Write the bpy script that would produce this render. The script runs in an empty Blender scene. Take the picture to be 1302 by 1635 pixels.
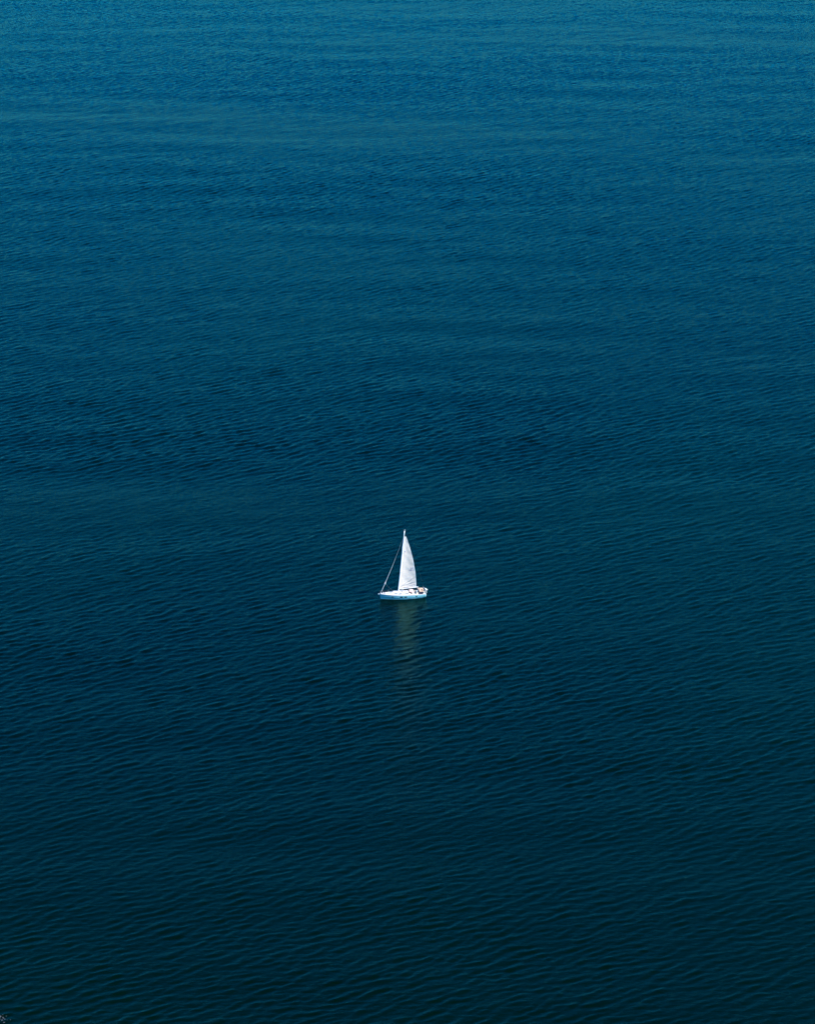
import bpy, math, random
import numpy as np
from mathutils import Vector, Matrix
R = math.radians
S = bpy.context.scene
COL = S.collection
random.seed(4)

# ------------------------------------------------------------------ camera, sky, sun
CAM_H = 272.0
cam = bpy.data.cameras.new('camera'); co = bpy.data.objects.new('camera', cam); COL.objects.link(co)
co.location = (0, 0, CAM_H)
co.rotation_euler = (R(90 - 16.7), 0, 0)
cam.sensor_fit = 'VERTICAL'; cam.sensor_height = 24.0
cam.lens = 12.0 / math.tan(R(7.75))
cam.clip_start = 1.0; cam.clip_end = 90000
S.camera = co

SUN_EL, SUN_AZ = 48.0, 112.0        # azimuth clockwise from +Y (the view direction)
w = bpy.data.worlds.new('World'); S.world = w; w.use_nodes = True
nt = w.node_tree; nt.nodes.clear()
sky = nt.nodes.new('ShaderNodeTexSky'); sky.sky_type = 'NISHITA'; sky.sun_disc = False
sky.sun_elevation = R(SUN_EL); sky.sun_rotation = R(SUN_AZ)
sky.altitude = 300; sky.air_density = 1.0; sky.dust_density = 0.0; sky.ozone_density = 8.0
hs = nt.nodes.new('ShaderNodeHueSaturation'); hs.inputs['Saturation'].default_value = 2.3; hs.inputs['Hue'].default_value = 0.503
bg = nt.nodes.new('ShaderNodeBackground'); bg.inputs['Strength'].default_value = 0.112
wo = nt.nodes.new('ShaderNodeOutputWorld')
nt.links.new(sky.outputs[0], hs.inputs['Color']); nt.links.new(hs.outputs[0], bg.inputs['Color'])
nt.links.new(bg.outputs[0], wo.inputs['Surface'])

sl = bpy.data.lights.new('sun', 'SUN'); sl.energy = 4.6; sl.angle = R(0.53); sl.color = (1.0, 0.95, 0.88)
so = bpy.data.objects.new('sun', sl); COL.objects.link(so)
sd = Vector((math.sin(R(SUN_AZ)) * math.cos(R(SUN_EL)), math.cos(R(SUN_AZ)) * math.cos(R(SUN_EL)), math.sin(R(SUN_EL))))
so.rotation_euler = sd.to_track_quat('Z', 'Y').to_euler(); so.location = (0, 800, 400)

S.view_settings.view_transform = 'Standard'; S.view_settings.look = 'None'
S.view_settings.gamma = 1.0; S.view_settings.exposure = 0.65; S.view_settings.use_curve_mapping = False
S.render.engine = 'CYCLES'

# ------------------------------------------------------------------ materials
def mat(name, col, rough=0.5, metal=0.0, var=0.08, scale=3.0, bump=0.0, coat=0.0, trans=0.0):
    m = bpy.data.materials.new(name); m.use_nodes = True
    n = m.node_tree; b = n.nodes['Principled BSDF']; L = n.links
    tc = n.nodes.new('ShaderNodeTexCoord'); no = n.nodes.new('ShaderNodeTexNoise')
    no.inputs['Scale'].default_value = scale; no.inputs['Detail'].default_value = 5
    L.new(tc.outputs['Object'], no.inputs['Vector'])
    rp = n.nodes.new('ShaderNodeValToRGB')
    rp.color_ramp.elements[0].position = .3; rp.color_ramp.elements[1].position = .7
    rp.color_ramp.elements[0].color = [c * (1 - var) for c in col] + [1]
    rp.color_ramp.elements[1].color = [min(1, c * (1 + var)) for c in col] + [1]
    L.new(no.outputs['Fac'], rp.inputs['Fac']); L.new(rp.outputs['Color'], b.inputs['Base Color'])
    b.inputs['Roughness'].default_value = rough; b.inputs['Metallic'].default_value = metal
    b.inputs['Coat Weight'].default_value = coat
    if bump:
        bp = n.nodes.new('ShaderNodeBump'); bp.inputs['Distance'].default_value = bump
        L.new(no.outputs['Fac'], bp.inputs['Height']); L.new(bp.outputs[0], b.inputs['Normal'])
    if trans:
        t = n.nodes.new('ShaderNodeBsdfTranslucent'); mx = n.nodes.new('ShaderNodeMixShader')
        L.new(rp.outputs['Color'], t.inputs['Color']); mx.inputs[0].default_value = trans
        L.new(b.outputs[0], mx.inputs[1]); L.new(t.outputs[0], mx.inputs[2])
        L.new(mx.outputs[0], n.nodes['Material Output'].inputs['Surface'])
    return m

M_GEL = mat('gelcoat_white', (.80, .80, .79), .3, var=.03)
M_NONSKID = mat('deck_nonskid', (.74, .74, .72), .6, var=.05)
M_HULL = mat('hull_pale_blue', (.24, .60, .68), .25, var=.07, scale=1.2, coat=.3)
M_STRIPE = mat('boot_stripe_pale', (.78, .84, .86), .4, var=.05)
M_ANTIF = mat('antifouling_dark', (.02, .03, .06), .7)
M_SAIL = mat('sailcloth', (.93, .85, .79), .75, var=.05, scale=.6, trans=.4)
M_TAPE = mat('sail_edge_tape', (.88, .88, .88), .7, var=.03, trans=.3)
M_NUM = mat('sail_number_blue', (.28, .28, .45), .8)
M_ALU = mat('mast_white_alloy', (.82, .82, .82), .35, var=.03)
M_STEEL = mat('stainless', (.6, .6, .6), .25, metal=.9)
M_WIRE = mat('rigging_wire', (.16, .19, .22), .5)
M_DARKGL = mat('tinted_window', (.008, .012, .02), .1)
M_HOOD = mat('sprayhood_canvas', (.72, .58, .54), .85, var=.12, scale=2.5, trans=.15)
M_PLUM = mat('sprayhood_window', (.03, .012, .03), .3)
M_TAN = mat('bimini_canvas', (.58, .43, .32), .85, var=.28, scale=2.0)
M_BROWN = mat('brown_cushion', (.20, .085, .06), .85)
M_CREAM = mat('cockpit_cream', (.72, .65, .50), .6, var=.1)
M_TEAK = mat('teak', (.30, .18, .10), .7, var=.25, scale=6)
M_NAVY = mat('navy_cushion', (.015, .02, .06), .8)
M_FURL = mat('furled_sailcloth', (.50, .48, .47), .8, var=.3, scale=5, bump=.02)
M_RED = mat('red_rope', (.35, .06, .05), .8)

# ------------------------------------------------------------------ sea
def field(n, L, lam0, lam1, lamp, power, dirs, seed):
    """random directional wave field, n x n samples over L metres, unit rms slope"""
    rg = np.random.default_rng(seed)
    k = 2 * np.pi * np.fft.fftfreq(n, L / n)
    KX, KY = np.meshgrid(k, k)
    K = np.hypot(KX, KY); K[0, 0] = 1
    lam = 2 * np.pi / K
    amp = K ** (-power) * np.exp(-(lam / lamp) ** 4)
    amp *= 1 / (1 + np.exp((lam0 - lam) / (lam0 * .12)))
    amp[(lam > lam1)] = 0
    th = np.arctan2(KY, KX); D = np.zeros_like(K)
    for a, p, wt in dirs:
        D += wt * np.clip(np.abs(np.cos(th - R(a))), 0, 1) ** p
    amp *= D
    amp[0, 0] = 0
    ph = rg.normal(size=(n, n)) + 1j * rg.normal(size=(n, n))
    F = amp * ph
    h = np.fft.ifft2(F).real
    sl = np.sqrt((np.gradient(h, L / n, axis=0) ** 2 + np.gradient(h, L / n, axis=1) ** 2).mean())
    return (h / sl).astype(np.float32)

def sample(F, L, X, Y):
    n = F.shape[0]; u = (X / L * n) % n; v = (Y / L * n) % n
    i = u.astype(np.int32) % n; j = v.astype(np.int32) % n
    fu = (u - np.floor(u)).astype(np.float32); fv = (v - np.floor(v)).astype(np.float32)
    i1 = (i + 1) % n; j1 = (j + 1) % n
    return (F[j, i] * (1 - fu) + F[j, i1] * fu) * (1 - fv) + (F[j1, i] * (1 - fu) + F[j1, i1] * fu) * fv

def graded(lo, hi, step0, step1):
    out = [lo]
    while out[-1] < hi:
        t = (out[-1] - lo) / (hi - lo); out.append(out[-1] + step0 + (step1 - step0) * t)
    return out
def outer(start, end, step, sign):
    out = []; p = start
    while abs(p - start) < abs(end - start):
        p += sign * step; step *= 1.35; out.append(p)
    return out
xs = graded(-222, 222, .42, .42)
xs = outer(xs[0], -30000, 1.0, -1)[::-1] + xs + outer(xs[-1], 30000, 1.0, 1)
ys = graded(560, 1850, .42, 1.9)
ys = outer(ys[0], -30000, 1.0, -1)[::-1] + ys + outer(ys[-1], 40000, 3.0, 1)
xs = np.array(xs, np.float32); ys = np.array(ys, np.float32)
X, Y = np.meshgrid(xs, ys)
A = field(2048, 737.0, 1.2, 9.0, 3.6, 2.4, [(133, 6, 1.0), (108, 4, .5), (158, 3, .25)], 11)
B = field(1024, 1530.0, 6.0, 30.0, 14.0, 2.3, [(96, 3, 1.0), (124, 4, .8)], 23)
C = field(1024, 2111.0, 22.0, 160.0, 60.0, 2.4, [(80, 12, 1.0), (98, 8, .6)], 31)
G = field(512, 2900.0, 40.0, 500.0, 300.0, 2.2, [(90, 3, 1.0), (60, 1, .3)], 5); G = G / G.std()
ca, sa = math.cos(R(9)), math.sin(R(9))
g = sample(G, 2900.0, X, Y)
fade = np.clip(1.15 - np.maximum(np.abs(X) - 222, 0) / 30, 0, 1) * np.clip(1 - np.maximum(560 - Y, 0) / 30, 0, 1) * np.clip(1 - np.maximum(Y - 1850, 0) / 40, 0, 1)
Z = sample(A, 737.0, X, Y) * .098 * np.clip(1 + .26 * g, .4, 1.7)
Z += sample(B, 1530.0, X * ca + Y * sa, -X * sa + Y * ca) * .007
Z += sample(C, 2111.0, X, Y) * .0045
Z *= fade
nx, ny = len(xs), len(ys)
co_ = np.stack([X, Y, Z], -1).reshape(-1, 3).astype(np.float32)
idx = np.arange(nx * ny, dtype=np.int32).reshape(ny, nx)
q = np.stack([idx[:-1, :-1], idx[:-1, 1:], idx[1:, 1:], idx[1:, :-1]], -1).reshape(-1, 4)
me = bpy.data.meshes.new('sea')
me.vertices.add(len(co_)); me.vertices.foreach_set('co', co_.ravel())
me.loops.add(q.size); me.loops.foreach_set('vertex_index', q.ravel())
me.polygons.add(len(q)); me.polygons.foreach_set('loop_start', np.arange(0, q.size, 4, dtype=np.int32))
me.polygons.foreach_set('use_smooth', np.ones(len(q), bool))
me.update(); 
print('sea tris', 2 * len(q))
sea = bpy.data.objects.new('sea', me); COL.objects.link(sea); sea['kind'] = 'structure'
del co_, q, idx, A, B

mw = bpy.data.materials.new('sea_water'); mw.use_nodes = True
n = mw.node_tree; L = n.links; b = n.nodes['Principled BSDF']
tc = n.nodes.new('ShaderNodeTexCoord')
def noise(scale_xyz, rot, sc, det, rough=.55, dist=0.0):
    mp = n.nodes.new('ShaderNodeMapping'); mp.inputs['Rotation'].default_value = (0, 0, R(rot)); mp.inputs['Scale'].default_value = scale_xyz
    no = n.nodes.new('ShaderNodeTexNoise'); no.inputs['Scale'].default_value = sc; no.inputs['Detail'].default_value = det
    no.inputs['Roughness'].default_value = rough; no.inputs['Distortion'].default_value = dist
    L.new(tc.outputs['Object'], mp.inputs['Vector']); L.new(mp.outputs[0], no.inputs['Vector']); return no
n1 = noise((.45, 1, 1), -30, 1.1, 5, .65)         # small wind ripples
n2 = noise((.5, 1, 1), 8, 4.0, 3, .6)            # capillary chop
ad = n.nodes.new('ShaderNodeMath'); ad.operation = 'MULTIPLY_ADD'; ad.inputs[1].default_value = .45
L.new(n2.outputs['Fac'], ad.inputs[0]); L.new(n1.outputs['Fac'], ad.inputs[2])
bp = n.nodes.new('ShaderNodeBump'); bp.inputs['Strength'].default_value = 1.0; bp.inputs['Distance'].default_value = .092
L.new(ad.outputs[0], bp.inputs['Height']); 
n3 = noise((.35, 1, 1), -6, .012, 4, .6, .4)      # wind patches: roughness
rr = n.nodes.new('ShaderNodeMapRange'); rr.inputs['To Min'].default_value = .09; rr.inputs['To Max'].default_value = .12
n.nodes.remove(b); out = n.nodes['Material Output']
df = n.nodes.new('ShaderNodeBsdfDiffuse'); gl = n.nodes.new('ShaderNodeBsdfGlossy'); fr = n.nodes.new('ShaderNodeFresnel'); mx = n.nodes.new('ShaderNodeMixShader')
L.new(n3.outputs['Fac'], rr.inputs['Value']); L.new(rr.outputs[0], gl.inputs['Roughness'])
L.new(bp.outputs[0], gl.inputs['Normal']); L.new(bp.outputs[0], df.inputs['Normal']); L.new(bp.outputs[0], fr.inputs['Normal'])
gl.inputs['Color'].default_value = (.28, .86, .86, 1); fr.inputs['IOR'].default_value = 1.13
n4 = noise((1, .7, 1), 20, .0032, 5, .5, .5)      # random body-colour patches; painted stand-in for darkening on the left
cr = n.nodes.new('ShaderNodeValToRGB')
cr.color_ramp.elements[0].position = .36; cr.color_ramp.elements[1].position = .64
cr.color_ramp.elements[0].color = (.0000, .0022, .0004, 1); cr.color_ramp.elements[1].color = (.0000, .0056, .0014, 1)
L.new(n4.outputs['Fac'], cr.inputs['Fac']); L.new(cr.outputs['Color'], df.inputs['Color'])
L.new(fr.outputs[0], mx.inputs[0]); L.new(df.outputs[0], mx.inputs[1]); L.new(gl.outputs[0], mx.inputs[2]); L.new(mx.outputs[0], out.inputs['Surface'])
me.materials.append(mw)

# ------------------------------------------------------------------ mesh helpers
def ob(name, verts, faces, m, parent, smooth=False):
    d = bpy.data.meshes.new(name); d.from_pydata([tuple(v) for v in verts], [], faces); d.update()
    if smooth: d.shade_smooth()
    d.materials.append(m)
    o = bpy.data.objects.new(name, d); COL.objects.link(o); o.parent = parent
    return o
def join(*parts):
    V, F = [], []
    for v, f in parts:
        k = len(V); V += list(v); F += [tuple(i + k for i in q) for q in f]
    return V, F
def box(c, s, rz=0, bev=0.0, tilt=0):
    hx, hy, hz = s[0] / 2, s[1] / 2, s[2] / 2; b_ = min(bev, hx * .9, hy * .9, hz * .9)
    rows = [(-hz, b_), (-hz + b_, 0), (hz - b_, 0), (hz, b_)] if b_ else [(-hz, 0), (hz, 0)]
    V, F = [], []
    for z, i in rows:
        for x, y in ((-hx + i, -hy + i), (hx - i, -hy + i), (hx - i, hy - i), (-hx + i, hy - i)): V.append((x, y, z))
    for r in range(len(rows) - 1):
        for k in range(4): F.append((r * 4 + k, r * 4 + (k + 1) % 4, r * 4 + 4 + (k + 1) % 4, r * 4 + 4 + k))
    t = (len(rows) - 1) * 4; F += [(3, 2, 1, 0), (t, t + 1, t + 2, t + 3)]
    mt = Matrix.Translation(c) @ Matrix.Rotation(rz, 4, 'Z') @ Matrix.Rotation(tilt, 4, 'Y')
    return [mt @ Vector(v) for v in V], F
def tube(pts, rad, ns=8):
    pts = [Vector(p) for p in pts]; rad = rad if isinstance(rad, (list, tuple)) else [rad] * len(pts)
    V, F = [], []
    for i, p in enumerate(pts):
        d = (pts[min(i + 1, len(pts) - 1)] - pts[max(i - 1, 0)]).normalized()
        u = d.cross(Vector((0, 1, .13)) if abs(d.y) < .9 else Vector((1, 0, .1))).normalized(); v = d.cross(u)
        for k in range(ns):
            a = 2 * math.pi * k / ns; V.append(p + (u * math.cos(a) + v * math.sin(a)) * rad[i])
    for i in range(len(pts) - 1):
        for k in range(ns): F.append((i * ns + k, i * ns + (k + 1) % ns, (i + 1) * ns + (k + 1) % ns, (i + 1) * ns + k))
    F += [tuple(range(ns))[::-1], tuple((len(pts) - 1) * ns + k for k in range(ns))]
    return V, F
def lathe(prof, c, ns=16, axis='Z'):
    V, F = [], []
    for r, z in prof:
        for k in range(ns):
            a = 2 * math.pi * k / ns
            p = Vector((r * math.cos(a), r * math.sin(a), z))
            if axis == 'X': p = Vector((p.z, p.x, p.y))
            if axis == 'Y': p = Vector((p.x, p.z, p.y))
            V.append(p + Vector(c))
    for i in range(len(prof) - 1):
        for k in range(ns): F.append((i * ns + k, i * ns + (k + 1) % ns, (i + 1) * ns + (k + 1) % ns, (i + 1) * ns + k))
    F += [tuple(range(ns))[::-1], tuple((len(prof) - 1) * ns + k for k in range(ns))]
    return V, F
def interp(tab, x):
    for (a, va), (c, vc) in zip(tab, tab[1:]):
        if a <= x <= c: return va + (vc - va) * (x - a) / (c - a)
    return tab[0][1] if x < tab[0][0] else tab[-1][1]
def smooth_tab(tab, n_=60):
    xs_ = [p[0] for p in tab]; lo, hi = xs_[0], xs_[-1]
    out = []
    for i in range(n_ + 1):
        x = lo + (hi - lo) * i / n_; r = (hi - lo) * .035
        out.append((x, sum(interp(tab, min(hi, max(lo, x + r * t))) for t in (-1, -.5, 0, .5, 1)) / 5))
    out[0] = tab[0]; out[-1] = tab[-1]
    return out

# ------------------------------------------------------------------ sailing yacht (local x forward, y to port, z up)
yacht = bpy.data.objects.new('sailing_yacht', None); COL.objects.link(yacht)
yacht['label'] = 'white sailing yacht with raised mainsail and furled jib alone on dark blue sea'
yacht['category'] = 'sailing boat'
yacht.location = (-1.15, 837.0, 0.0); yacht.rotation_euler = (0, 0, R(180 + 11))

XB, XS = 5.45, -5.35
beam = smooth_tab([(XS, 1.32), (-4, 1.58), (-2, 1.74), (0, 1.76), (1.5, 1.62), (3, 1.22), (4.3, .68), (5.0, .32), (XB, .05)])
wl = smooth_tab([(XS, .95), (-4, 1.30), (-2, 1.50), (0, 1.52), (1.5, 1.34), (3, .90), (4.3, .40), (4.9, .16), (XB - .2, .03), (XB, .03)])
sheer = lambda x: .93 + .021 * (x + 5.35) + .0018 * (x + 1) ** 2
keel = smooth_tab([(XS, .10), (-4.4, -.05), (-3, -.30), (0, -.5), (3, -.4), (4.8, -.2), (5.2, -.1), (XB, .0)])
NSX = 48
def section(x):
    B_, W_, Zs, Kz = interp(beam, x), interp(wl, x), sheer(x), interp(keel, x)
    zw = max(Kz + .02, 0.0)
    return [(B_, Zs), (B_ * 1.0, Zs - .12), (B_ * .97 + W_ * .03, Zs * .66 + zw * .34), (B_ * .78 + W_ * .22, Zs * .36 + zw * .64),
            (W_ + (B_ - W_) * .22, zw + .13), (W_, zw), (W_ * .8, zw * .5 + Kz * .5 - .0), (W_ * .45, Kz + .03), (0, Kz)]
def stem_x(x, z):   # near-plumb stem: the waterline ends 0.2 m aft of the bow
    return x
V, F = [], []; nsec = 17
stations = [XS + (XB - XS) * (i / NSX) for i in range(NSX + 1)]
for x in stations:
    sc = section(x); t = max(0, (x - 4.6) / (XB - 4.6))
    ring = [(x - .22 * t * (1 - max(0, z) / sheer(x)), y, z) for y, z in sc]
    V += ring + [(a, -y, z) for a, y, z in ring[-2::-1]]
for i in range(NSX):
    for k in range(nsec - 1):
        a = i * nsec + k; F.append((a, a + nsec, a + nsec + 1, a + 1))
F.append(tuple(range(nsec))); F.append(tuple(NSX * nsec + k for k in range(nsec))[::-1])
hull = ob('hull', V, F, M_HULL, yacht, True)
hull.data.materials.append(M_ANTIF)
for p in hull.data.polygons:
    if p.center.z < .03 and p.index < NSX * (nsec - 1): p.material_index = 1
# white transom panel
t_ = section(XS); prof = t_[:6]
Vt = [(XS - .012, y * .97, z * .985 + .004) for y, z in prof] + [(XS - .012, -y * .97, z * .985 + .004) for y, z in prof[::-1]]
Vt2 = [(v[0] - .05, v[1] * .96, v[2] * .97 + .01) for v in Vt]; m_ = len(Vt)
ob('transom', Vt + Vt2, [tuple(range(m_, 2 * m_))] + [(k, (k + 1) % m_, m_ + (k + 1) % m_, m_ + k) for k in range(m_)], M_GEL, yacht)
# boot stripe, rub rail, toe rail
def side_strip(z0f, z1f, proud, s, x0=XS, x1=XB, nst=44):
    V, F = [], []
    for i in range(nst + 1):
        x = x0 + (x1 - x0) * i / nst; sc = section(x); t = max(0, (x - 4.6) / (XB - 4.6))
        zs = [p[1] for p in sc][::-1]; ysr = [p[0] for p in sc][::-1]
        for zz in (z0f(x), z1f(x)):
            y = 0
            for (za, ya), (zb, yb) in zip(zip(zs, ysr), list(zip(zs, ysr))[1:]):
                if za <= zz <= zb + 1e-6: y = ya + (yb - ya) * (zz - za) / max(1e-6, zb - za)
            xx = x - .22 * t * (1 - max(0, zz) / sheer(x))
            V += [(xx, s * (y - .01), zz), (xx, s * (y + proud), zz)]
    for i in range(nst):
        a = i * 4; c = a + 4
        F += [(a + 1, c + 1, c + 3, a + 3), (a, a + 1, c + 1, c)[::-1], (a + 2, c + 2, c + 3, a + 3)[::-1], (a, c, c + 2, a + 2)]
    F += [(0, 1, 3, 2), (nst * 4, nst * 4 + 2, nst * 4 + 3, nst * 4 + 1)]
    return V, F
for s in (1, -1):
    ob('waterline_stripe', *side_strip(lambda x: .05 + max(0, interp(keel, x)), lambda x: .21 + max(0, interp(keel, x)), .012, s, -4.6, XB - .02), M_STRIPE, hull)
    ob('rub_rail', *side_strip(lambda x: sheer(x) - .08, lambda x: sheer(x) - .01, .03, s), M_GEL, hull)
    V, F = join(*[tube([(x, s * (interp(beam, x) - .03), sheer(x) + .05) for x in stations], .045, 6)])
    ob('toe_rail', V, F, M_GEL, yacht, True)
# hull ports
def hull_y(x, zz):
    sc = section(x)
    for (ya, za), (yb, zb) in zip(sc, sc[1:]):
        if zb <= zz <= za: return ya + (yb - ya) * (za - zz) / max(1e-6, za - zb)
    return sc[0][0]
for s in (1, -1):
    for x, wdt in ((.60, .72), (-.42, .66), (2.65, .34), (-3.0, .34)):
        z0 = sheer(x) * .62; V = []
        for dx, dz in ((-1, -.55), (-.8, -1), (.8, -1), (1, -.55), (1, .55), (.8, 1), (-.8, 1), (-1, .55)):
            xx = x + dx * wdt / 2; zz = z0 + dz * .125; yy = hull_y(xx, zz)
            V += [(xx, s * (yy - .02), zz), (xx, s * (yy + .012), zz)]
        F = [(2 * k, 2 * ((k + 1) % 8), 2 * ((k + 1) % 8) + 1, 2 * k + 1) for k in range(8)] + [tuple(2 * k + 1 for k in range(8))]
        ob('porthole', V, F, M_DARKGL, hull)

# deck with cockpit well
CX0, CX1, CY = -4.75, -1.75, .62
def deck_z(x, y):
    B_ = interp(beam, x); z = sheer(x) + .06 * (1 - (y / max(B_, .05)) ** 2)
    if CX0 < x < CX1 and abs(y) < CY: z = .48
    return z
dx_st = sorted(set([XS + (XB - XS) * i / 54 for i in range(55)] + [CX0 - .001, CX0 + .001, CX1 - .001, CX1 + .001]))
V, F = [], []; NY = 26
for x in dx_st:
    B_ = interp(beam, x) - .02
    ysd = [-1 + 2 * k / (NY - 5) for k in range(NY - 4)]
    yl = sorted([v * B_ for v in ysd] + ([-CY - .001, -CY + .001, CY - .001, CY + .001] if B_ > CY + .02 else [B_ * .99, B_ * .98, -B_ * .99, -B_ * .98]))
    V += [(x, y, deck_z(x, y)) for y in yl]
for i in range(len(dx_st) - 1):
    for k in range(NY - 1): a = i * NY + k; F.append((a, a + NY, a + NY + 1, a + 1)[::-1])
ob('deck', V, F, M_NONSKID, yacht)
# cockpit coamings, seats, sole
for s in (1, -1):
    V, F = box((-3.05, s * .86, 1.13), (3.0, .26, .30), 0, .06); ob('coaming', V, F, M_CREAM, yacht)
    V, F = box((-3.0, s * .44, .84), (2.3, .36, .10), 0, .03); ob('cockpit_seat', V, F, M_NAVY, yacht)
V, F = box((-3.25, 0, .50), (2.9, .5, .03)); ob('cockpit_sole', V, F, M_TEAK, yacht)
V, F = box((-4.75, 0, .92), (.42, 1.7, .30), 0, .06); ob('helm_bench', V, F, M_GEL, yacht)

# coachroof
crw = smooth_tab([(-1.75, 1.02), (0, 1.08), (1.6, .92), (2.8, .66), (3.6, .34)])
crh = smooth_tab([(-1.75, .46), (0, .46), (1.2, .50), (2.2, .44), (3.0, .20), (3.6, .0)])
V, F = [], []; NR = 13
for i in range(31):
    x = -1.75 + 5.35 * i / 30; Wc = interp(crw, x); H = interp(crh, x); base = sheer(x) - .02
    for k in range(NR):
        a = math.pi * k / (NR - 1); c = math.cos(a)
        yy = Wc * (abs(c) ** .42) * (1 if c >= 0 else -1); zz = base + (H + .08) * (math.sin(a) ** .45 if 0 < k < NR - 1 else 0) * (1 + .08 * (1 - (yy / Wc) ** 2))
        V.append((x, yy, zz))
for i in range(30):
    for k in range(NR - 1): a = i * NR + k; F.append((a, a + 1, a + NR + 1, a + NR))
F.append(tuple(range(NR))[::-1]); F.append(tuple(30 * NR + k for k in range(NR)))
roof = ob('coachroof', V, F, M_GEL, yacht, True)
def roof_top(x): return sheer(x) - .02 + (interp(crh, x) + .08) * 1.08
for s in (1, -1):
    for x, l in ((-.75, .9), (.55, 1.0), (1.75, .6)):
        Wc = interp(crw, x); V, F = box((x, s * (Wc * .985), sheer(x) + .22), (l, .06, .13), -s * (.0 if x < 1 else .16), .02)
        ob('window', V, F, M_DARKGL, roof)
for x, y, l in ((2.45, 0, .42), (.2, .35, .36), (-.55, -.35, .36)):
    V, F = join(box((x, y, roof_top(x) + .01), (l + .08, l + .08, .07), 0, .02)); h = ob('hatch', V, F, M_GEL, roof)
    V, F = box((x, y, roof_top(x) + .05), (l - .06, l - .06, .03), 0, .01); ob('hatch_glass', V, F, M_DARKGL, h)
V, F = box((4.1, 0, sheer(4.1) + .09), (.5, .42, .06), 0, .02); h = ob('hatch', V, F, M_GEL, yacht)
V, F = box((4.1, 0, sheer(4.1) + .125), (.36, .28, .03), 0, .01); ob('hatch_glass', V, F, M_DARKGL, h)
V, F = box((-1.35, 0, roof_top(-1.35) + .03), (.8, .7, .08), 0, .03); ob('companionway_hatch', V, F, M_GEL, roof)
for s in (1, -1):
    V, F = tube([(-1.0, s * .62, roof_top(-1) - .02), (-.9, s * .62, roof_top(-.9) + .07), (1.2, s * .56, roof_top(1.2) + .07), (1.3, s * .56, roof_top(1.3) - .02)], .022, 6)
    ob('grab_rail', V, F, M_TEAK, roof)

# mast and rig
MB = Vector((1.0, 0, 1.42)); MT = Vector((-.45, 0, 16.15))
def mp_(z): t = (z - MB.z) / (MT.z - MB.z); return MB.lerp(MT, t)
V, F = tube([mp_(z) for z in (1.40, 1.7, 6, 11, 13.9, 15.4, 16.15)], [.13, .12, .12, .115, .10, .085, .075], 12)
V = [Vector((v.x + (v.x - mp_(v.z).x) * .35, v.y, v.z)) for v in V]
mast = ob('mast', V, F, M_ALU, yacht, True)
V, F = lathe([(.22, 0), (.22, .05), (.16, .09)], (1.0, 0, roof_top(1.0) - .03), 16); ob('mast_collar', V, F, M_GEL, mast)
tp = mp_(16.15)
V, F = join(tube([tp + Vector((-.22, 0, .02)), tp + Vector((.12, 0, .02))], .05, 6)); ob('masthead_crane', V, F, M_ALU, mast)
V, F = join(tube([tp, tp + Vector((-.03, 0, .35))], .014, 5), box(tp + Vector((-.12, 0, .36)), (.26, .012, .07)), box(tp + Vector((.10, 0, .36)), (.20, .012, .02)))
ob('wind_vane', V, F, M_ALU, mast)
V, F = join(box(mp_(12.3) + Vector((.17, 0, 0)), (.10, .10, .16), 0, .02)); ob('steaming_light', V, F, M_GEL, mast)
HOUND = 14.7
spr = []
for z, l in ((6.3, .98), (11.0, .78)):
    for s in (1, -1):
        a = mp_(z); e = a + Vector((-.32, s * l, .04)); spr.append((z, s, e))
        V, F = tube([a, e], [.045, .03], 6); ob('spreader', V, F, M_ALU, mast)
for s in (1, -1):
    cp = Vector((.72, s * 1.52, sheer(.72) + .05)); e1 = [e for z, q_, e in spr if q_ == s and z < 7][0]; e2 = [e for z, q_, e in spr if q_ == s and z > 7][0]
    ob('shroud', *tube([cp, e1, e2, mp_(HOUND)], .010, 5), M_WIRE, yacht)
    ob('shroud', *tube([cp + Vector((.1, 0, 0)), mp_(6.2)], .009, 5), M_WIRE, yacht)
FS0 = Vector((5.28, 0, 1.30)); FS1 = mp_(HOUND) + Vector((.1, 0, 0))
ob('backstay', *tube([tp + Vector((-.2, 0, 0)), Vector((-4.6, 0, 4.0)), Vector((-5.1, 0, 1.1))], .0035, 5), M_WIRE, yacht)
# furled jib on the forestay: fat in the lower two thirds with uneven wraps, a loose clew low down
def fs(t): return FS0.lerp(FS1, t) + Vector((-.10 * math.sin(math.pi * t), 0, -.16 * math.sin(math.pi * t)))
ob('forestay', *tube([fs(i / 20) for i in range(21)], .016, 5), M_WIRE, yacht)
V, F, pts, rad = [], [], [], []
for i in range(91):
    t = .035 + .60 * i / 90
    r = .085 * (1 - .62 * (i / 90) ** 2) * (1 + .13 * math.sin(i * .9) + .10 * math.sin(i * 2.3 + 1))
    r += .12 * math.exp(-((t - .185) / .022) ** 2)
    if i < 3: r *= .5
    pts.append(fs(t)); rad.append(r)
ob('furled_jib', *tube(pts, rad, 10), M_FURL, yacht, True)
ob('jib_luff', *tube([fs(.62 + .33 * i / 12) for i in range(13)], [.024 - .0008 * i for i in range(13)], 6), M_FURL, yacht, True)
ob('furling_drum', *lathe([(.10, -.08), (.13, -.07), (.06, -.03), (.06, .03), (.13, .07), (.10, .08)], fs(.02), 12), M_GEL, yacht, True)
for s in (1, -1):
    ob('jib_sheet', *tube([fs(.185), Vector((2.2, s * 1.05, 1.62)), Vector((-.2, s * 1.25, 1.3)), Vector((-2.1, s * .9, 1.36))], .006, 4), M_WIRE, yacht)

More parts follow.
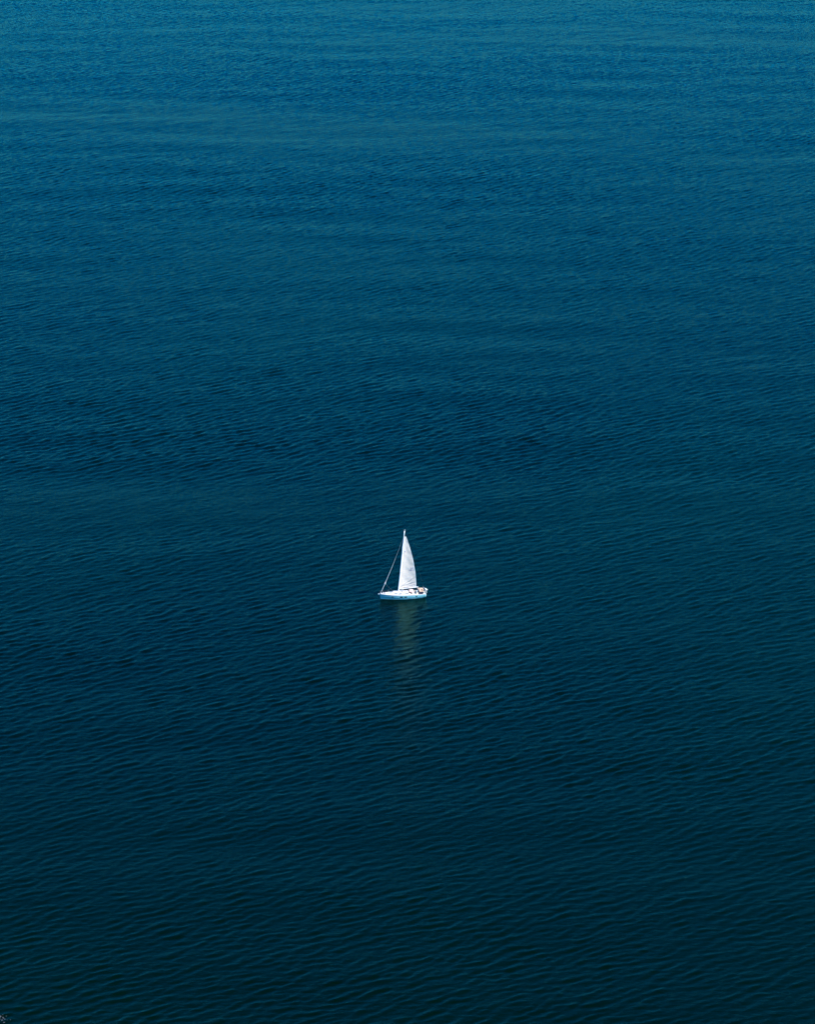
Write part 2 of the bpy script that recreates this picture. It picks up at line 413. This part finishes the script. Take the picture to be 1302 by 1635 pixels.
# boom and mainsail, boom let out 4 degrees to starboard and lifting aft
TH = R(-4.0)
bd = Vector((-math.cos(TH), math.sin(TH), 0))
G0 = mp_(2.16) + Vector((-.12, 0, 0)); BL = 4.60
bpt = lambda d: G0 + bd * d + Vector((0, 0, .12 * d / BL))
ob('boom', *tube([bpt(0), bpt(.2), bpt(2.3), bpt(4.4), bpt(BL)], [.07, .10, .11, .10, .08], 10), M_ALU, yacht, True)
LEECH = [(0, 4.12), (.04, 4.08), (.28, 3.62), (.54, 2.76), (.81, 1.52), (.95, .68), (1, .36)]
NU, NV = 44, 120
luff = lambda v: mp_(2.26 + (14.9 - 2.26) * v) + Vector((-.13, 0, 0))
def chord(v): return interp(SL, v)
SL = smooth_tab(LEECH, 80)
def sail(u, v, off=0.0):
    c = chord(v); tw = R(-4 - 13 * v); d = Vector((-math.cos(tw), math.sin(tw), 0))
    nrm = Vector((d.y, -d.x, 0)); 
    if nrm.y > 0: nrm = -nrm             # leeward = starboard
    foot = .12 * (u * c / BL) * max(0, 1 - v * 4)
    p = luff(v) + d * (u * c) + Vector((0, 0, foot))
    camb = .11 * c * (1 - .35 * v) * math.sin(math.pi * u ** .8)
    # creases running up from the tack towards the leech
    for k, (sl_, v0, wd, am) in enumerate(((.185, .016, .014, .15), (.085, .012, .011, .13), (.035, .004, .007, .07))):
        t = (v - v0 - sl_ * u ** 1.5) / wd
        camb += am * math.exp(-t * t) * math.sin(math.pi * min(1, u * 1.02)) ** .6 * (1 if k != 1 else .9)
        t2 = (v - v0 - sl_ * u ** 1.5 - 2 * wd) / wd; camb -= am * .6 * math.exp(-t2 * t2) * math.sin(math.pi * min(1, u * 1.02)) ** .6
    camb += .012 * math.sin(9 * u + 31 * v) + .010 * math.sin(57 * v + 3 * u) * u
    return p + nrm * (camb - off)
V = [sail(i / NU, j / NV) for j in range(NV + 1) for i in range(NU + 1)]
V += [sail(i / NU, j / NV, .012) for j in range(NV + 1) for i in range(NU + 1)]
n0 = (NU + 1) * (NV + 1); F = []
for j in range(NV):
    for i in range(NU):
        a = j * (NU + 1) + i; F += [(a, a + 1, a + NU + 2, a + NU + 1), (a + n0, a + n0 + NU + 1, a + n0 + NU + 2, a + n0 + 1)]
rim = [i for i in range(NU + 1)] + [j * (NU + 1) + NU for j in range(1, NV + 1)] + [NV * (NU + 1) + i for i in range(NU - 1, -1, -1)] + [j * (NU + 1) for j in range(NV - 1, 0, -1)]
F += [(a, rim[(k + 1) % len(rim)], rim[(k + 1) % len(rim)] + n0, a + n0) for k, a in enumerate(rim)]
msail = ob('mainsail', V, F, M_SAIL, yacht, True)
def sail_patch(name, u0, u1, v0, v1, m, off0=.013, off1=.026, nu=4, nv=4, ufun=None):
    V, F = [], []
    for off in (off0, off1):
        for j in range(nv + 1):
            for i in range(nu + 1):
                v = v0 + (v1 - v0) * j / nv; a, c = (u0, u1) if not ufun else ufun(v)
                V.append(sail(a + (c - a) * i / nu, v, off))
    N = (nu + 1) * (nv + 1)
    for j in range(nv):
        for i in range(nu):
            a = j * (nu + 1) + i; F += [(a + N, a + N + nu + 1, a + N + nu + 2, a + N + 1)]
    rim = list(range(nu + 1)) + [j * (nu + 1) + nu for j in range(1, nv + 1)] + [nv * (nu + 1) + i for i in range(nu - 1, -1, -1)] + [j * (nu + 1) for j in range(nv - 1, 0, -1)]
    F += [(a, rim[(k + 1) % len(rim)], rim[(k + 1) % len(rim)] + N, a + N) for k, a in enumerate(rim)]
    return ob(name, V, F, m, msail)
sail_patch('leech_tape', 0, 1, .0, 1, M_TAPE, nu=2, nv=100, ufun=lambda v: (1 - .17 / chord(v), 1.003))
sail_patch('luff_tape', 0, 1, .0, .98, M_TAPE, nu=2, nv=100, ufun=lambda v: (0, .16 / chord(v)))
for v in (.18, .37, .55, .72, .87):
    sail_patch('batten', .05, .96, v, v + .0045, M_TAPE, nu=20, nv=1)
# faint printed marks near the leech: a short row above a longer one, and a small emblem near the luff
def mark(cx, cz, w_, h_, strokes):
    v = (cz - 2.36) / 12.94; c = chord(v)
    for (a0, b0, a1, b1) in strokes:
        u0, u1 = (cx + a0 * w_) / c, (cx + a1 * w_) / c
        sail_patch('sail_mark', u0, u1, v + b0 * h_ / 12.94, v + b1 * h_ / 12.94, M_NUM, nu=2, nv=2)
D = {'0': [(0, 0, .22, 1), (.78, 0, 1, 1), (.22, .8, .78, 1), (.22, 0, .78, .2)], '1': [(.4, 0, .62, 1)],
     'H': [(0, 0, .22, 1), (.78, 0, 1, 1), (.22, .4, .78, .6)], 'E': [(0, 0, .22, 1), (.22, .8, 1, 1), (.22, .4, .9, .6), (.22, 0, 1, .2)]}
for k, ch in enumerate('E0'): mark(2.45 + .38 * k, 6.95, .28, .36, D[ch])
for k, ch in enumerate('H011'): mark(2.12 + .34 * k, 6.45, .26, .36, D[ch])
mark(.42, 11.35, .26, .22, [(0, 0, 1, 1)])

ob('vang', *tube([mp_(1.6) + Vector((-.1, 0, 0)), bpt(1.2) + Vector((0, 0, -.1))], .03, 6), M_ALU, yacht)
ob('mainsheet', *tube([bpt(2.3) + Vector((0, 0, -.1)), Vector((-1.6, -.1, roof_top(-1.6) + .05))], .016, 5), M_RED, yacht)
ob('topping_lift', *tube([bpt(BL), tp + Vector((-.25, 0, 0))], .005, 4), M_WIRE, yacht)

# sprayhood over the companionway
V, F = [], []; NA = 15
hood = [(-.85, 1.22, .88), (-1.25, 1.62, .92), (-1.70, 1.84, .94), (-2.30, 1.86, .94), (-2.60, 1.76, .95)]
for x, zt, hw in hood:
    zb = sheer(x) + .10
    for k in range(NA):
        a = math.pi * k / (NA - 1); c = math.cos(a)
        V.append((x + (.25 * abs(c) ** 2 * -1 if x < -1.3 else -.3 * abs(c) ** 2), hw * (abs(c) ** .6) * (1 if c >= 0 else -1), zb + (zt - zb) * math.sin(a) ** .55 if 0 < k < NA - 1 else zb))
for i in range(len(hood) - 1):
    for k in range(NA - 1): a = i * NA + k; F.append((a, a + 1, a + NA + 1, a + NA))
V2 = [(v[0] - .01, v[1] * .975, v[2] - .02) for v in V]; N = len(V); F += [tuple(i + N for i in f[::-1]) for f in F]
rim = list(range(NA)) + [i * NA + NA - 1 for i in range(1, len(hood))] + [(len(hood) - 1) * NA + k for k in range(NA - 2, -1, -1)] + [i * NA for i in range(len(hood) - 2, 0, -1)]
F += [(a, rim[(k + 1) % len(rim)], rim[(k + 1) % len(rim)] + N, a + N) for k, a in enumerate(rim)]
sh = ob('sprayhood', V + V2, F, M_HOOD, yacht, True)
for s in (1, -1):
    V = [(-1.02, s * .96, 1.12), (-2.15, s * 1.0, 1.14), (-2.0, s * .985, 1.42), (-1.35, s * .95, 1.62)]
    V += [(a, y + s * .03, z) for a, y, z in V]
    ob('sprayhood_window', V, [(0, 1, 2, 3), (4, 5, 6, 7)] + [(k, (k + 1) % 4, 4 + (k + 1) % 4, 4 + k) for k in range(4)], M_PLUM, sh)
V = [(-1.12, -.55, 1.40), (-1.12, .55, 1.40), (-1.40, .50, 1.80), (-1.40, -.50, 1.80)]
V += [(a + .03, y, z + .02) for a, y, z in V]
ob('sprayhood_window', V, [(0, 1, 2, 3), (4, 5, 6, 7)] + [(k, (k + 1) % 4, 4 + (k + 1) % 4, 4 + k) for k in range(4)], M_PLUM, sh)

# tan bimini canopy on its frame
V, F = [], []; nb = 10
for i in range(6):
    x = -3.60 - 1.30 * i / 5
    for k in range(nb + 1):
        t = -1 + 2 * k / nb
        V.append((x - .10 * (t + 1), t * 1.22, 1.68 + .13 * (1 - t * t) - .03 * ((i - 2.5) / 2.5) ** 2 - .10 * t))
for i in range(5):
    for k in range(nb): a = i * (nb + 1) + k; F.append((a, a + nb + 1, a + nb + 2, a + 1))
V2 = [Vector(v) - Vector((0, 0, .03)) for v in V]; N = len(V); F0 = list(F); F += [tuple(i + N for i in f[::-1]) for f in F0]
rim = list(range(nb + 1)) + [i * (nb + 1) + nb for i in range(1, 6)] + [5 * (nb + 1) + k for k in range(nb - 1, -1, -1)] + [i * (nb + 1) for i in range(4, 0, -1)]
F += [(a, rim[(k + 1) % len(rim)], rim[(k + 1) % len(rim)] + N, a + N) for k, a in enumerate(rim)]
bim = ob('bimini', V + V2, F, M_TAN, yacht, True)
for x, y, l, w2 in ((-4.15, -.25, .75, .22), (-4.55, .55, .42, .45)):
    ob('brown_patch', *box((x, y, 1.82 - abs(y) * .12), (l, w2, .07), .5, .03), M_BROWN, bim)
for x in (-3.72, -4.75):
    ob('bimini_frame', *tube([(x * .5 - 2.05, -1.22, 1.1), (x, -1.20, 1.74), (x - .08, -.6, 1.80), (x - .1, 0, 1.76), (x - .15, .6, 1.68), (x - .2, 1.20, 1.52), (x * .5 - 2.05, 1.22, 1.1)], .016, 6), M_STEEL, yacht)

# helm: pedestal and wheel
ob('pedestal', *join(box((-3.55, 0, .95), (.26, .24, .95), 0, .05), box((-3.62, .0, 1.46), (.34, .36, .14), 0, .05)), M_GEL, yacht)
V, F = tube([(-3.80, .46 * math.cos(a), 1.10 + .46 * math.sin(a)) for a in [2 * math.pi * k / 28 for k in range(29)]], .018, 6)
wh = ob('steering_wheel', V, F, M_STEEL, yacht, True)
for k in range(5):
    a = 2 * math.pi * k / 5 + .3
    ob('spoke', *tube([(-3.80, 0, 1.10), (-3.80, .46 * math.cos(a), 1.10 + .46 * math.sin(a))], .010, 5), M_STEEL, wh)
# white upright on the port coaming: rolled fender cover / winch tower
ob('fender', *lathe([(.04, 0), (.13, .06), (.15, .20), (.15, .55), (.12, .68), (.03, .76)], (-3.12, 1.12, 1.22), 12), M_GEL, yacht, True)
for x, y, z in ((-2.35, .86, 1.28), (-2.35, -.86, 1.28), (-3.75, -.86, 1.28), (-3.75, .86, 1.28), (-1.35, .62, 1.44)):
    ob('winch', *lathe([(.09, 0), (.09, .05), (.06, .08), (.06, .14), (.085, .17), (.05, .19)], (x, y, z), 12), M_STEEL, yacht, True)

# stern arch post with white dome, lifebuoy, pushpit
V, F = join(tube([(-5.12, 1.20, .95), (-5.18, 1.20, 1.7), (-5.20, 1.16, 1.95)], [.06, .055, .05], 8), tube([(-5.12, -1.20, .95), (-5.18, -1.20, 1.7), (-5.20, -1.16, 1.95)], .045, 8), tube([(-5.20, 1.16, 1.95), (-5.22, 0, 2.02), (-5.20, -1.16, 1.95)], .04, 8))
ob('stern_arch', V, F, M_GEL, yacht, True)
ob('radar_dome', *lathe([(.05, -.12), (.20, -.10), (.25, 0), (.21, .12), (.12, .17), (.0, .18)], (-5.30, .95, 2.08), 16), M_GEL, yacht, True)
ob('outboard_motor', *join(box((-5.62, .75, 1.80), (.46, .26, .24), 0, .08), box((-5.50, .75, 1.46), (.12, .12, .55), 0, .03), box((-5.62, .75, 1.18), (.28, .05, .10), 0, .02)), M_GEL, yacht)
def rail(pts, name, r=.014): return ob(name, *tube(pts, r, 6), M_STEEL, yacht)
pz = lambda x: sheer(x) + .05
rail([(-5.1, 1.22, pz(-5)), (-5.15, 1.24, 1.65), (-5.2, .6, 1.66)], 'pushpit'); rail([(-5.1, -1.22, pz(-5)), (-5.15, -1.24, 1.65), (-5.2, -.6, 1.66)], 'pushpit')
rail([(4.5, .52, pz(4.5)), (4.55, .55, 1.82), (5.3, .22, 1.90), (5.5, 0, 1.90), (5.3, -.22, 1.90), (4.55, -.55, 1.82), (4.5, -.52, pz(4.5))], 'pulpit', .02)
rail([(5.25, .12, pz(5.2)), (5.35, .16, 1.89)], 'pulpit_leg'); rail([(5.25, -.12, pz(5.2)), (5.35, -.16, 1.89)], 'pulpit_leg')
for s in (1, -1):
    sx = [-4.2, -3.0, -1.8, -.6, .6, 1.8, 3.1]
    for x in sx: ob('stanchion', *tube([(x, s * (interp(beam, x) - .06), sheer(x)), (x, s * (interp(beam, x) - .04), sheer(x) + .62)], .012, 5), M_STEEL, yacht)
    for h in (.32, .60):
        ob('lifeline', *tube([(-5.15, s * 1.22, 1.0 + h)] + [(x, s * (interp(beam, x) - .045), sheer(x) + h) for x in sx] + [(4.5, s * .54, sheer(4.5) + h + .02)], .0045, 4), M_WIRE, yacht)
ob('weather_cloth', *box((-4.1, 1.50, 1.30), (1.05, .025, .52), .08, .01), M_NAVY, yacht)
ob('bench_cushion', *box((-4.75, 0, 1.10), (.40, 1.5, .09), 0, .03), M_NAVY, yacht)
# bow gear
ob('bow_roller', *join(box((5.48, 0, 1.27), (.50, .18, .08), 0, .02), box((5.66, .08, 1.28), (.22, .02, .18)), box((5.66, -.08, 1.28), (.22, .02, .18))), M_GEL, yacht)
ob('anchor', *join(tube([(5.25, 0, 1.34), (5.72, 0, 1.26), (5.80, 0, 1.10)], .03, 6), box((5.70, 0, 1.05), (.26, .26, .05), 0, .02, .9)), M_STEEL, yacht)
ob('windlass', *join(box((4.65, 0, sheer(4.65) + .15), (.3, .26, .18), 0, .04), lathe([(.08, .12), (.09, .16), (.05, .19), (.05, .24), (.08, .28), (.04, .30)], (4.65, -.02, sheer(4.65) + .1), 10)), M_GEL, yacht)
ob('sail_bag', *tube([(4.35, -.25, 1.36), (4.3, -.05, 1.44), (4.35, .22, 1.36)], [.08, .17, .07], 8), mat('mauve_bag', (.42, .32, .40), .85), yacht, True)
for x in (4.75, -4.95):
    for s in (1, -1):
        ob('cleat', *join(tube([(x - .13, s * (interp(beam, x) - .15), sheer(x) + .12), (x + .13, s * (interp(beam, x) - .15), sheer(x) + .12)], .015, 5), box((x, s * (interp(beam, x) - .15), sheer(x) + .07), (.08, .04, .08))), M_STEEL, yacht)

# ------------------------------------------------------------------ helmsperson seated at the stern
person = bpy.data.objects.new('person', None); COL.objects.link(person)
person['label'] = 'person in blue top and dark trousers sitting at the stern of the yacht'
person['category'] = 'person'
person.matrix_world = yacht.matrix_basis @ Matrix.Translation((-4.60, .62, 1.08))
P_ = {}; E_ = []; vs = []; rs = []
def jnt(k, p, r, par=None):
    P_[k] = len(vs); vs.append(p); rs.append(r)
    if par: E_.append((P_[par], P_[k]))
jnt('pelvis', (0, 0, .10), .15); jnt('waist', (-.02, 0, .26), .135, 'pelvis'); jnt('chest', (.0, 0, .44), .16, 'waist'); jnt('neck', (.03, 0, .60), .058, 'chest')
jnt('head0', (.06, 0, .70), .085, 'neck'); jnt('head1', (.06, 0, .81), .085, 'head0'); jnt('nose', (.155, 0, .735), .018, 'head0')
for s, n_ in ((1, 'l'), (-1, 'r')):
    jnt('hip' + n_, (.04, s * .10, .08), .10, 'pelvis'); jnt('knee' + n_, (.44, s * .15, .08), .065, 'hip' + n_); jnt('ank' + n_, (.46, s * .15, -.36), .042, 'knee' + n_); jnt('toe' + n_, (.62, s * .17, -.41), .035, 'ank' + n_)
    jnt('sho' + n_, (.0, s * .19, .52), .062, 'chest'); jnt('elb' + n_, (.16, s * .27, .28), .043, 'sho' + n_); jnt('wri' + n_, (.40, s * .20, .24), .028, 'elb' + n_); jnt('palm' + n_, (.46, s * .19, .24), .030, 'wri' + n_)
    for f, (dy, ln) in enumerate(((-.032, .07), (-.011, .08), (.011, .075), (.032, .06))):
        jnt('f%d%s' % (f, n_), (.46 + ln * .7, s * .19 + dy, .245), .0095, 'palm' + n_); jnt('g%d%s' % (f, n_), (.46 + ln, s * .19 + dy, .21), .008, 'f%d%s' % (f, n_))
    jnt('th' + n_, (.45, s * .14, .25), .011, 'palm' + n_); jnt('tt' + n_, (.49, s * .125, .235), .009, 'th' + n_)
pm = bpy.data.meshes.new('body'); pm.from_pydata(vs, E_, []); po = bpy.data.objects.new('body', pm); COL.objects.link(po)
sk = po.modifiers.new('skin', 'SKIN')
for i, r in enumerate(rs):
    pm.skin_vertices[0].data[i].radius = (r, r); pm.skin_vertices[0].data[i].use_root = (i == 0)
ss = po.modifiers.new('sub', 'SUBSURF'); ss.levels = 2; ss.render_levels = 2
dg = bpy.context.evaluated_depsgraph_get(); bm_ = bpy.data.meshes.new_from_object(po.evaluated_get(dg))
bpy.data.objects.remove(po)
M_SKIN = mat('skin', (.48, .30, .22), .6); M_SHIRT = mat('blue_shirt', (.07, .09, .30), .85); M_TROU = mat('dark_trousers', (.02, .022, .04), .85)
bm_.materials.clear(); [bm_.materials.append(m) for m in (M_SKIN, M_SHIRT, M_TROU)]
for p in bm_.polygons:
    c = p.center; p.use_smooth = True
    p.material_index = 2 if (c.z < .2 and not (c.x > .3 and c.z > .17)) else (1 if (c.z < .59 and c.x < .30) else 0)
po = bpy.data.objects.new('body', bm_); COL.objects.link(po); po.parent = person
ob('hair', *lathe([(.02, .125), (.06, .11), (.095, .06), (.104, .0), (.09, -.05)][::-1], (.035, 0, .80), 12), mat('dark_hair', (.03, .02, .015), .7), person, True)
ob('ear', *join(lathe([(.0, 0), (.018, .006), (.02, .012)], (.06, .085, .745), 8, 'Y')), M_SKIN, person)
ob('ear', *join(lathe([(.0, 0), (.018, -.006), (.02, -.012)], (.06, -.085, .745), 8, 'Y')), M_SKIN, person)

# ------------------------------------------------------------------ breaking foam at the lower left corner
def ground(px, py):            # a point on the sea for a pixel of the 1302 x 1635 photograph
    f = 817.5 / math.tan(R(7.75)); v = Vector(((px - 651) / f, -(py - 817.5) / f, -1)); v = co.rotation_euler.to_matrix() @ v
    return Vector((0, 0, CAM_H)) + v * (-CAM_H / v.z)
c0 = ground(4, 1627); V, F = [], []
rg = random.Random(7)
for k in range(36):
    x = c0.x + rg.gauss(-.5, .75); y = c0.y + rg.gauss(0, .6) - (x - c0.x) * .35; r = rg.uniform(.02, .09); kk = len(V); ns = 7
    for ring, zz in ((1, .10), (.6, .17)):
        for i in range(ns):
            a = 2 * math.pi * i / ns; rr_ = r * ring * rg.uniform(.7, 1.3); V.append((x + rr_ * math.cos(a) * 1.5, y + rr_ * math.sin(a), zz))
    F += [(kk + i, kk + (i + 1) % ns, kk + ns + (i + 1) % ns, kk + ns + i) for i in range(ns)] + [tuple(kk + ns + i for i in range(ns))]
fo = ob('foam', V, F, mat('foam_dimmed', (.10, .10, .11), .8, scale=8), None)  # foam colour lowered to dark grey to imitate the dim corner
fo['kind'] = 'stuff'; fo['label'] = 'small patch of white foam on the water in the lower left corner'; fo['category'] = 'foam'
